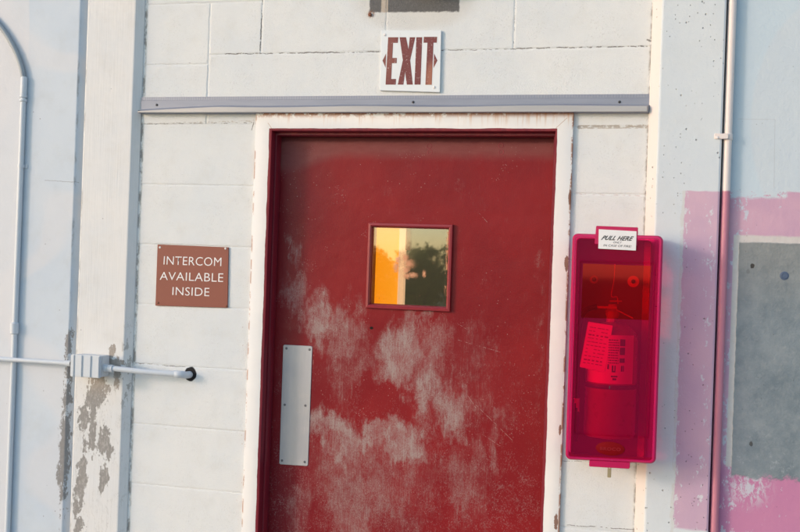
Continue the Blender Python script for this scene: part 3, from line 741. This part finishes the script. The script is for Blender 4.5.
# ------------------------------------------------------------------ door
t = D_ = thing('door', 'scuffed red metal door with a small window in a white steel frame', 'door', ((XI_L+XI_R)/2, .061, 0))
bm = bmesh.new(); FD = .012
def ubox(bm, xl, xr_, zt_, wl, wt, y0, y1):
    """jambs and head of a frame: U of three butted members"""
    P0 = [(xl-wl, 0), (xl-wl, zt_+wt), (xr_+wl, zt_+wt), (xr_+wl, 0), (xr_, 0), (xr_, zt_), (xl, zt_), (xl, 0)]
    loft(bm, [[Vector((x, y1, z)) for x, z in P0], [Vector((x, y0+.003, z)) for x, z in P0],
              [Vector((x+(.003 if x <= xl-wl+1e-6 or (abs(x-xr_) < 1e-6) and False else 0) - (.003 if x >= xr_+wl-1e-6 else 0) - (.003 if abs(x-xl) < 1e-6 else 0) + (.003 if abs(x-xr_) < 1e-6 else 0), y0, z - (.003 if abs(z-zt_-wt) < 1e-6 else 0) + (.003 if abs(z-zt_) < 1e-6 else 0))) for x, z in P0]], True, True)
xl, xr2, ztp = XI_L, XI_R, ZI_T
P0 = None
def uframe(bm, xl, xr_, zi, xo_l, xo_r, zo, y0, y1, b_=.003):
    def loop(o, i, y): return [Vector(v) for v in ((xo_l+o, y, 0), (xo_l+o, y, zo-o), (xo_r-o, y, zo-o), (xo_r-o, y, 0), (xr_+i, y, 0), (xr_+i, y, zi+i), (xl-i, y, zi+i), (xl-i, y, 0))]
    L = [loop(0, 0, y1), loop(0, 0, y0+b_), loop(b_*.3, b_*.3, y0+b_*.3), loop(b_, b_, y0)]
    Vs = [[bm.verts.new(p) for p in lp] for lp in L]
    for a, c_ in zip(Vs, Vs[1:]):
        for i in range(8): bm.faces.new((a[i], a[(i+1) % 8], c_[(i+1) % 8], c_[i]))
    for Q in (Vs[0], Vs[-1]):
        for ids in ((0, 1, 6, 7), (1, 2, 5, 6), (2, 3, 4, 5)): bm.faces.new([Q[k] for k in ids])
uframe(bm, XI_L, XI_R, ZI_T, XF_L, XF_R, ZF_T, -FD, .115)
uframe(bm, XI_L+.0075, XI_R-.0065, ZI_T-.011, XI_L-.001, XI_R+.001, ZI_T+.001, .018, .0585, .004)
obj('door_frame', bm, M['frame'], t, smooth=True)
# leaf, with a real opening for the window
LD = -.061
wo = [(368, 224.2), (453.6, 226.0), (451.4, 311.0), (365.8, 309.0)]
lx0, lx1 = X(372, 266, LD), X(447.5, 266, LD); lz0, lz1 = Z(410, 305.3, LD), Z(410, 228.2, LD)
bm = bmesh.new(); yx0, yx1 = XI_L+.001, XI_R-.001; y0, y1 = .061, .104
zT = ZI_T-.003
xs_ = [yx0, lx0, lx1, yx1]; zs_ = [.012, lz0, lz1, zT]
gv = [[bm.verts.new((x, y0, z)) for z in zs_] for x in xs_]; gb = [[bm.verts.new((x, y1, z)) for z in zs_] for x in xs_]
for i in range(3):
    for j in range(3):
        if i == j == 1: continue
        bm.faces.new((gv[i][j], gv[i+1][j], gv[i+1][j+1], gv[i][j+1])); bm.faces.new((gb[i][j], gb[i][j+1], gb[i+1][j+1], gb[i+1][j]))
for i in range(3):
    bm.faces.new((gv[i][0], gb[i][0], gb[i+1][0], gv[i+1][0])); bm.faces.new((gv[i][3], gv[i+1][3], gb[i+1][3], gb[i][3]))
    bm.faces.new((gv[0][i], gv[0][i+1], gb[0][i+1], gb[0][i])); bm.faces.new((gv[3][i], gb[3][i], gb[3][i+1], gv[3][i+1]))
for a, c_ in (((1, 1), (2, 1)), ((2, 1), (2, 2)), ((2, 2), (1, 2)), ((1, 2), (1, 1))):
    bm.faces.new((gv[a[0]][a[1]], gv[c_[0]][c_[1]], gb[c_[0]][c_[1]], gb[a[0]][a[1]]))
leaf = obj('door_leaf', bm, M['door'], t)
# small ringed scars near the top edge
for cx, cy in ((429.5, 146), (430.0, 152), (501, 145.5), (501.4, 152)):
    bm = bmesh.new(); p = at(cx, cy, LD); ring(bm, Vector((p.x, .0612, p.z)), .0075, .0011); obj('capped_hole', bm, reds, leaf)
# threshold
bm = bmesh.new(); box(bm, XI_L, XI_R, .0, .11, -.004, .010, .002, 1); obj('threshold', bm, M['plate'], t)
# window: bevelled red frame and pane
def rloop(x0, x1, z0, z1, i, y): return [Vector(v) for v in ((x0+i, y, z1-i), (x1-i, y, z1-i), (x1-i, y, z0+i), (x0+i, y, z0+i))]
win = None
bm = bmesh.new(); W = .0148
ox0, ox1, oz0, oz1 = lx0-W, lx1+W, lz0-W, lz1+W
loft(bm, [rloop(ox0, ox1, oz0, oz1, 0, .0605), rloop(ox0, ox1, oz0, oz1, 0, .052), rloop(ox0, ox1, oz0, oz1, .0015, .0495), rloop(ox0, ox1, oz0, oz1, .008, .0485), rloop(ox0, ox1, oz0, oz1, .0115, .0510), rloop(ox0, ox1, oz0, oz1, W-.001, .0640), rloop(ox0, ox1, oz0, oz1, W+.0005, .0720)], False, False)
win = obj('window', bm, reds, t)
bm = bmesh.new(); box(bm, lx0-.0, lx1+.0, .0662, .0702, lz0, lz1); obj('pane', bm, M['glass'], win)
# push plate
bm = plate([(283.2, 344.6), (312.3, 346.1), (307.9, 466.2), (279.1, 464.3)], .006, LD-.001, LD+.0022, .0008)
pp = obj('push_plate', bm, M['plate'], t, smooth=True)
for c_ in ((286.3, 348.4), (309.4, 349.6), (284.6, 404.8), (305.2, 405.6), (281.9, 460.6), (304.5, 462)):
    bm = bmesh.new(); disc(bm, c_, .0042, LD+.002, LD+.0034, 12, .0008); obj('screw', bm, M['dullscrew'], pp)

# ------------------------------------------------------------------ behind the pane
room = simple('room_wall_brown', (.60, .45, .22), .8)
bm = bmesh.new(); box(bm, -1.6, 2.0, 2.2, 2.3, 0, 2.6); struct(obj('room_wall', bm, room))
bm = bmesh.new(); box(bm, -1.6, 2.0, .21, 2.2, -.1, -.004); struct(obj('room_floor', bm, simple('room_floor_grey', (.2, .19, .18), .6)))
bm = bmesh.new(); box(bm, -1.6, 2.0, .21, .6, 2.6, 2.7); struct(obj('ceiling', bm, simple('ceiling_white', (.6, .58, .55), .8)))  # cut short on purpose, so that open sky brightens the unseen room
bm = bmesh.new(); box(bm, -1.7, -1.6, .21, 2.3, 0, 2.6); box(bm, 2.0, 2.1, .21, 2.3, 0, 2.6); struct(obj('room_side_wall', bm, room))
oy = .150
gb_ = Mat('amber_glow'); gc = gb_.mix(gb_.noise(6, 3), (.95, .30, .006), (.95, .36, .012))      # glow added to an orange panel, standing in for the lit interior
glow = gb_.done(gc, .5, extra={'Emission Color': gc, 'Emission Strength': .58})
pb_ = Mat('peach_glow'); pc = pb_.mix(pb_.noise(6, 3), (.86, .50, .26), (.90, .56, .32)); peach = pb_.done(pc, .5, extra={'Emission Color': pc, 'Emission Strength': .5})  # trim also given an added glow, like the orange board
t = thing('orange_panel', 'orange panel with added glow and pale edge behind the left half of the door window', 'panel', (X(385, 266, -oy), oy, 1.2))
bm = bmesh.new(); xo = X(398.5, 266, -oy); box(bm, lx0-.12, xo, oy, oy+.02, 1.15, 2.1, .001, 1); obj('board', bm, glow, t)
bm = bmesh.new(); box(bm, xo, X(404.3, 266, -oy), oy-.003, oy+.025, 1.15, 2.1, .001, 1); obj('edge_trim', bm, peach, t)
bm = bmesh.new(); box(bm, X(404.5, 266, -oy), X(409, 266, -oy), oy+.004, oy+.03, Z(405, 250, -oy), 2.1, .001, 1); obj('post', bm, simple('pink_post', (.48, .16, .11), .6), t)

# ------------------------------------------------------------------ EXIT sign
t = thing('exit_sign', 'white metal sign reading EXIT in dark red letters above the door', 'sign', at(410, 90, .006))
EQ = [(381.2, 30.2), (441.2, 30.4), (439.8, 92.2), (379.6, 90.4)]
obj('plate', plate(EQ, .002, .001, .0085, .0008), M['enamel'], t)
bm = bmesh.new(); ED = .0090
def zz_(pts): return [(350+x/5.32, y/5.32) for x, y in pts]
for pts in ([(203, 198), (257, 198), (254, 228), (229, 228), (225, 308), (249, 308), (248, 336), (223, 336), (219, 420), (245, 420), (243, 450), (189, 450)],
            [(264, 198), (298, 198), (311, 262), (318, 198), (347, 198), (320, 320), (334, 450), (302, 450), (293, 382), (284, 450), (254, 450), (281, 320)],
            [(353, 198), (384, 198), (375, 450), (343, 450)],
            [(393, 196), (464, 196), (461, 227), (444, 227), (435, 451), (401, 451), (412, 227), (391, 227)],
            [(173, 322), (192, 284), (189, 360)], [(465, 322), (447, 284), (444, 362)]):
    poly(bm, zz_(pts), ED)
obj('lettering', bm, M['exitred'], t)
for c_ in ((384.6, 34.6), (434, 87.2)):
    bm = bmesh.new(); disc(bm, c_, .0042, .0085, .011, 12, .0012); obj('screw', bm, M['screwwhite'], t)
# taken-down fitting: its remains above the sign
bm = bmesh.new(); disc(bm, (369.6, 14.3), .0060, 0, .006, 14, .002); tag(obj('anchor_bolt', bm, M['rustscrew']), 'rusty bolt at the corner of the dark bare patch above the exit sign', 'bolt')
t = thing('wall_lamp', 'dark underside of a wall lamp just showing at the top edge above the exit sign', 'lamp', at(424, -4, .06))
bm = bmesh.new(); p = at(424, -6.0, .05)
L = []
for s_, dz in ((.3, -.002), (.65, .002), (.9, .012), (1.0, .03), (1.0, .16)):
    L.append([Vector((p.x+.062*s_*math.cos(a*math.pi/12), -.045+.040*s_*math.sin(a*math.pi/12), p.z+.012+dz)) for a in range(24)])
loft(bm, L); obj('housing', bm, simple('lamp_bronze', (.05, .035, .025), .5), t, smooth=True)
bm = bmesh.new(); box(bm, p.x-.05, p.x+.05, -.008, -.0005, p.z+.03, p.z+.18, .002, 1); obj('back_plate', bm, M['darkmetal'], t)
# ------------------------------------------------------------------ intercom sign
t = thing('intercom_sign', 'rust red sign reading INTERCOM AVAILABLE INSIDE on the block wall', 'sign', at(191, 307, .004))
obj('plate', plate([(157.5, 244.4), (228.5, 247.3), (227.4, 307.8), (155.3, 305.6)], .0015, .001, .0048, .0006), M['intercom'], t)
def zi(pts): return [(130+x/5.32, 220+y/5.32) for x, y in pts]
for s_, q in (('INTERCOM', [(181, 192), (487, 200), (485, 246), (178, 237)]), ('AVAILABLE', [(160, 276), (497, 284), (495, 330), (158, 318)]), ('INSIDE', [(227, 356), (423, 361), (421, 406), (225, 399)])):
    obj('lettering', textbm(s_, zi(q), .0052, -.006, 0, 1.04), M['whitepaint'], t)
for c_, mt in ((zi([(158, 146)])[0], 'screwwhite'), (zi([(507, 152)])[0], 'screwwhite'), (zi([(148, 441)])[0], 'rustscrew'), (zi([(511, 459)])[0], 'rustscrew')):
    bm = bmesh.new(); disc(bm, c_, .0038, .0046, .0068, 12, .001); obj('screw', bm, M[mt], t)

# ------------------------------------------------------------------ fire extinguisher cabinet
CD = .172
CQ = [(572.3, 233.2), (663.4, 235.6), (655.8, 464.6), (565.0, 460.0)]
shell_m = tinted('magenta_cover', (.97, .012, .17), (.62, .004, .105), .22, .28, .4)
rim_m = tinted('magenta_rim', (.9, .02, .2), (.58, .008, .115), .75, .28, .5)
clear_m = tinted('clear_red_window', (.95, .004, .035), (.40, .001, .015), .12, .05, .3, False, .07)
back_m = simple('cabinet_back_red', (.24, .008, .075), .5)
t = CB = thing('extinguisher_cabinet', 'translucent magenta fire extinguisher cabinet hanging right of the door', 'cabinet', at(611, 461, CD))
# cover: side walls + rolled rim + stepped front with an opening for the clear window
R_ = .016; n_ = 6
def cl(inset, d, r=R_): return sh(rrect(CQ, r, CD, inset, n_), d)
bm = bmesh.new()
loft(bm, [cl(.000, .062), cl(-.000, .152), cl(.000, .160, .016), cl(.0015, .168, .015), cl(.005, CD, .012), cl(.009, CD, .009), cl(.0105, CD-.003, .008)], False, False)
obj('rim', bm, rim_m, t, smooth=True)
PQ = [(579.6, 260.6), (655.2, 262.6), (648.0, 437.5), (573.4, 433.6)]      # stepped panel outline
WQ = [(583.6, 264.2), (650.4, 266.6), (648.0, 319.5), (581.6, 317.0)]      # clear window
def ql(q, inset, d, r): return sh(rrect(q, r, CD, inset, n_), d)
bm = bmesh.new()
loft(bm, [cl(.0106, CD-.0030, .008), ql(PQ, -.002, CD-.003, .004), ql(PQ, 0, CD-.0005, .003), ql(PQ, .002, CD-.0005, .003), ql(PQ, .003, CD-.0030, .003), ql(WQ, -.002, CD-.0032, .002)], False, False)
obj('front_cover', bm, shell_m, t, smooth=True)
bm = bmesh.new(); loft(bm, [ql(WQ, -.002, CD-.0034, .002), ql(WQ, -.002, CD-.0052, .002)][::-1]); obj('clear_window', bm, clear_m, t)
# back tray
BQ = [(577, 238), (652, 240.6), (644.5, 460), (570.5, 456)]
bm = bmesh.new(); o1 = sh(rrect(BQ, .012, .05, 0, n_), .004); o2 = sh(o1, .060); i2 = sh(rrect(BQ, .010, .05, .003, n_), .060); i1 = sh(i2, .008)
loft(bm, [o1, o2, i2, i1], True, True); obj('back_tray', bm, back_m, t, smooth=True)
for c_ in ((594, 279.5), (633.3, 281.5)):
    bm = bmesh.new(); c0 = at(*c_, .10); lit = c_[0] > 600; disc(bm, c_, .0165 if lit else .012, .098, .1005, 24, .001); ws = obj('washer', bm, simple('washer_pale', (.86, .80, .78) if lit else (.45, .30, .28), .4), t)  # left washer coloured dimmer than the right, as if less lit
    bm = bmesh.new(); disc(bm, c_, .0062, .1002, .105, 14, .002); obj('bolt', bm, M['darkmetal'], ws)
    bm = bmesh.new(); tube(bm, [Vector((c0.x, -.008, c0.z)), Vector((c0.x, -.098, c0.z))], .006, 10); obj('standoff', bm, back_m, ws)
# tabs
bm = plate([(596.2, 225.8), (638.2, 227.4), (637.2, 246), (594.6, 244)], .003, CD-.008, CD-.0010, .0012, 6)
obj('pull_tab', bm, rim_m, t)
bm = plate([(589.6, 457), (630.6, 459), (629.6, 469.0), (589.0, 466.6)], .004, CD-.012, CD-.0040, .0012, 6)
obj('lower_tab', bm, rim_m, t)
lb = obj('label', plate([(598.8, 229.2), (636.6, 231.3), (635.9, 250.6), (598.3, 248.6)], .0008, CD-.003, CD+.0012, .0003), M['whitepaint'], t, 'white label reading PULL HERE ONLY IN CASE OF FIRE')
def zp(pts): return [(590+x/13.3, 220+y/13.3) for x, y in pts]
ink = simple('label_ink', (.05, .05, .05), .6)
bm = bmesh.new()
textbm('PULL HERE', zp([(168, 206), (585, 218), (570, 278), (145, 265)]), CD+.0016, .03, .35, 1.05, bm=bm)
textbm('ONLY', zp([(312, 285), (424, 288), (420, 312), (308, 309)]), CD+.0016, 0, .1, 1.05, bm=bm)
textbm('IN CASE OF FIRE!', zp([(182, 322), (552, 336), (548, 366), (178, 350)]), CD+.0016, 0, .1, 1.05, bm=bm)
obj('lettering', bm, ink, lb)
# oval emblem with raised letters
def zo(pts): return [(588+x/10.64, 430+y/10.64) for x, y in pts]
bm = bmesh.new()
oc = at(*zo([(236, 200)])[0], CD); L = []
for s_, dd in ((1.0, CD-.003), (1.0, CD-.0020), (.96, CD-.0014)):
    L.append([Vector((oc.x+.0405*s_*math.cos(a*math.pi/20), -dd, oc.z+.0195*s_*math.sin(a*math.pi/20)-.0405*s_*math.cos(a*math.pi/20)*.0)) for a in range(40)])
loft(bm, L); eb = Mat('emblem_red'); ec = eb.mix(eb.noise(60, 3), (.17, .001, .003), (.22, .002, .006)); em = obj('emblem', bm, eb.done(ec, .6, spec=.08), t, smooth=True)
bm = textbm('BROCO', zo([(128, 178), (350, 190), (348, 226), (126, 214)]), CD-.0008, .03, 0, 1.1); obj('lettering', bm, (lambda q: q.done((.27, .012, .02), .6, spec=.08))(Mat('emblem_letter')), em)
# brass padlock tag
bm = bmesh.new(); p = at(609.3, 467, CD-.010); q = at(609.2, 477.4, CD-.010)
box(bm, q.x-.0052, q.x+.0052, -CD+.006, -CD+.0105, q.z, q.z+.026, .0012, 2)
ring(bm, Vector((q.x, -CD+.008, q.z+.0275)), .0038, .0012)
obj('seal_tag', bm, simple('old_brass', (.42, .34, .20), .4, .5), t, smooth=True)

# ------------------------------------------------------------------ extinguisher inside
YC = .092
cx = X(611.5, 360, YC); zb_ = Z(606, 436, YC); zs_h = Z(610, 333, YC)
t = thing('fire_extinguisher', 'red fire extinguisher with pale label standing inside the magenta cabinet', 'extinguisher', (cx, -YC, zb_))
def lathe(bm, prof, c, seg=40):
    loft(bm, [[Vector((c[0]+r*math.cos(a/seg*2*math.pi), c[1]+r*math.sin(a/seg*2*math.pi), z)) for a in range(seg)] for r, z in prof])
RB = .074
bm = bmesh.new()
prof = [(RB*.9, zb_), (RB*.97, zb_+.003), (RB, zb_+.012), (RB, zs_h-.02)]
for k in range(1, 9): a = k/8*math.pi/2; prof.append((max(RB*math.cos(a), .016), zs_h-.02+.055*math.sin(a)))
prof.append((.016, zs_h+.045)); lathe(bm, prof, (cx, -YC)); obj('cylinder', bm, simple('extinguisher_red', (.26, .008, .03), .3, coat=.5), t, smooth=True)
# label wraps the upper body
bm = bmesh.new(); zl0, zl1 = Z(612, 384, .165), Z(612, 335, .165)
ra = RB+.0008; A0, A1 = math.radians(-152), math.radians(-34); nn = 20
f0 = [[bm.verts.new((cx+ra*math.cos(A0+(A1-A0)*k/nn), -YC+ra*math.sin(A0+(A1-A0)*k/nn), z)) for k in range(nn+1)] for z in (zl0, zl1)]
for k in range(nn): bm.faces.new((f0[0][k], f0[0][k+1], f0[1][k+1], f0[1][k]))
lm = Mat('extinguisher_label'); lw = lm.mix(lm.noise(12, 3), (.70, .66, .64), (.80, .78, .76))
lbl = obj('label', bm, lm.done(lw, .5), t, smooth='all')
# dark pictogram blocks and print rows, bent with the cylinder
bm = bmesh.new()
def patch(u0, u1, v0, v1):
    n = 3; rr = ra+.0005
    a0, a1 = A0+(A1-A0)*u0, A0+(A1-A0)*u1; z0_, z1__ = zl0+(zl1-zl0)*v0, zl0+(zl1-zl0)*v1
    rows = [[bm.verts.new((cx+rr*math.cos(a0+(a1-a0)*k/n), -YC+rr*math.sin(a0+(a1-a0)*k/n), z)) for k in range(n+1)] for z in (z0_, z1__)]
    for k in range(n): bm.faces.new((rows[0][k], rows[0][k+1], rows[1][k+1], rows[1][k]))
for v0, v1 in ((.78, .92), (.60, .75), (.44, .53)): patch(.69, .79, v0, v1)
rnd = random.Random(3)
for v in [i*.052+.42 for i in range(10)]:
    u = .48
    while u < .66: w_ = rnd.uniform(.012, .04); patch(u, min(u+w_, .67), v, v+.020); u += w_+.010
for u0, u1, v0, v1 in ((.47, .50, .30, .40), (.55, .58, .24, .38), (.58, .62, .24, .27), (.60, .62, .24, .38), (.72, .75, .26, .38), (.76, .78, .26, .38), (.54, .66, .14, .17), (.57, .64, .08, .12)): patch(u0, u1, v0, v1)
obj('print', bm, ink, lbl)
# black band below the label
bm = bmesh.new(); rb = RB+.002; lathe(bm, [(rb, zl0-.016), (rb+.001, zl0-.014), (rb+.001, zl0-.006), (rb, zl0-.004)], (cx, -YC)); obj('bracket_band', bm, M['darkmetal'], t, smooth=True)
# valve, lever, gauge
vx = X(612.5, 308, YC); vz = Z(612, 318, YC)
bm = bmesh.new(); lathe(bm, [(.013, vz-.02), (.017, vz-.015), (.017, vz+.006), (.020, vz+.010), (.020, vz+.022), (.012, vz+.028), (.012, vz+.04)], (vx, -YC), 20); obj('valve', bm, simple('valve_brass', (.80, .70, .62), .4), t, smooth=True)
def bar(bm, a, c_, w_, h_):
    a = Vector(a); c_ = Vector(c_); dr = (c_-a).normalized(); s_ = Vector((0, 1, 0)).cross(dr).normalized()*h_/2; y_ = Vector((0, w_/2, 0))
    loft(bm, [[p+s_+y_, p-s_+y_, p-s_-y_, p+s_-y_] for p in (a, c_)])
bm = bmesh.new(); bar(bm, (vx-.010, -YC-.02, vz+.036), (X(633, 320, YC), -YC-.02, Z(633, 318, YC)), .014, .003); obj('lever', bm, M['screwwhite'], t)
bm = bmesh.new(); bar(bm, (vx-.008, -YC-.02, vz+.050), (X(622, 300, YC), -YC-.02, Z(622, 301, YC)), .014, .003); obj('handle', bm, M['screwwhite'], t)
bm = bmesh.new(); bar(bm, (X(595, 309.5, .13), -.13, Z(595, 307, .13)), (X(617, 308, .13), -.13, Z(617, 307.6, .13)), .009, .006); obj('hose_fitting', bm, M['screwwhite'], t)
bm = bmesh.new(); hp = [(597, 306.5), (588, 309), (582.5, 315), (579.5, 326), (578, 345), (577, 370), (576.5, 396)]
tube(bm, spline([at(a, b_, .13 if i < 3 else .142) for i, (a, b_) in enumerate(hp)], 6), .0078, 12); obj('hose', bm, simple('hose_rubber', (.012, .012, .014), .5), t, smooth=True)
bm = bmesh.new(); tube(bm, [at(576.5, 398, .142), at(576.2, 412, .142)], .0095, 12); obj('hose_clip', bm, simple('clip_pale', (.6, .5, .5), .5), t, smooth=True)
bm = bmesh.new(); tube(bm, [at(576.4, 394, .142), at(576.0, 413, .142), at(575.4, 441, .142)], [.0088, .0100, .0070], 12); obj('nozzle', bm, simple('nozzle_black', (.015, .015, .015), .5), t, smooth=True)
bm = bmesh.new(); tube(bm, spline([at(615, 264, .12), at(614, 280, .12), at(611.5, 296, .125), at(617, 297, .125), at(618, 304, .125)], 6), .0011, 6)
obj('seal_wire', bm, simple('wire_white', (.8, .75, .75), .5), t, smooth=True)
tg = thing('inspection_tag', 'white printed inspection tag hung tilted in front of the extinguisher label', 'tag', at(596, 370, .166))
tm = simple('tag_paper', (.88, .86, .84), .7, var=.03)
obj('card', plate([(588.2, 321.6), (612.8, 325.6), (604.6, 372.4), (579.6, 367.0)], .003, .1655, .1665, .0002), tm, tg)
bm = bmesh.new()
for i in range(11):
    f = .10+i*.078
    for k in range(5):
        a0 = .10+k*.165; a1 = a0+rnd.uniform(.08, .15)
        if rnd.random() < .18: continue
        def tp(u, v): return (588.2+(612.8-588.2)*u + (579.6-588.2)*v, 321.6+(325.6-321.6)*u+(367-321.6)*v)
        hgt = .016 if i not in (2, 9) else .03
        poly(bm, [tp(a0, f), tp(a1, f), tp(a1, f+hgt), tp(a0, f+hgt)], .1669, .0002)
obj('print', bm, simple('tag_ink', (.30, .28, .30), .6), tg)

# ------------------------------------------------------------------ shrubs opposite the wall (they show in the window pane)
lf = [leaves('leaf_olive', (.24, .25, .06), (.36, .34, .10)), leaves('leaf_deep_green', (.14, .18, .05), (.24, .25, .08))]
bark = simple('bark', (.13, .10, .07), .9)
def shrub(x, y, h, wd, seed, label, mt):
    rn = random.Random(seed); t = thing('shrub', label, 'shrub', (x, y, -.15), 'shrubs opposite the wall')
    bm = bmesh.new()
    for k in range(7):
        a = rn.uniform(0, 6.28)
        tube(bm, [(x+math.cos(a)*.06, y+math.sin(a)*.06, -.15), (x+math.cos(a)*wd*.12, y+math.sin(a)*wd*.12, h*.3), (x+math.cos(a)*wd*.28, y+math.sin(a)*wd*.28, h*.7)], [.05, .035, .012], 6)
    obj('stem', bm, bark, t, smooth=True)
    bm = bmesh.new(); cl_ = []
    for k in range(84):
        a = rn.uniform(0, 6.28); e = rn.uniform(-1, 1); rr = rn.uniform(.35, 1); q = math.sqrt(1-e*e*.6) if e > 0 else 1
        cl_.append((Vector((x+math.cos(a)*wd*.42*rr*q, y+math.sin(a)*wd*.42*rr*q, h*.46+e*h*.44))))
    for c_ in cl_:
        R = rn.uniform(.09, .14)*wd
        for k in range(170):
            v = Vector((rn.gauss(0, 1), rn.gauss(0, 1), rn.gauss(0, 1))).normalized()*R*rn.uniform(.4, 1.08); v.z *= .8
            n = Vector((rn.gauss(0, 1), rn.gauss(0, 1), rn.gauss(0, 1))).normalized(); a_ = n.orthogonal().normalized(); b__ = n.cross(a_); s_ = rn.uniform(.03, .06)
            p = c_+v; p.z = max(p.z, -.1); bm.faces.new([bm.verts.new(p+a_*s_), bm.verts.new(p+b__*s_*.6), bm.verts.new(p-a_*s_), bm.verts.new(p-b__*s_*.6)])
    obj('foliage', bm, mt, t)
shrub(-7.9, -25.2, 2.55, 2.9, 1, 'round olive shrub mirrored at the left of the door window', lf[0])
shrub(-5.9, -25.6, 2.50, 2.6, 2, 'olive shrub mirrored in the middle of the door window', lf[0])
shrub(-4.1, -25.0, 2.30, 2.4, 3, 'dark green shrub mirrored at the right edge of the door window', lf[1])
shrub(-10.4, -26, 2.5, 3.0, 4, 'dark green shrub at the left end of the shrub row facing the wall', lf[1])
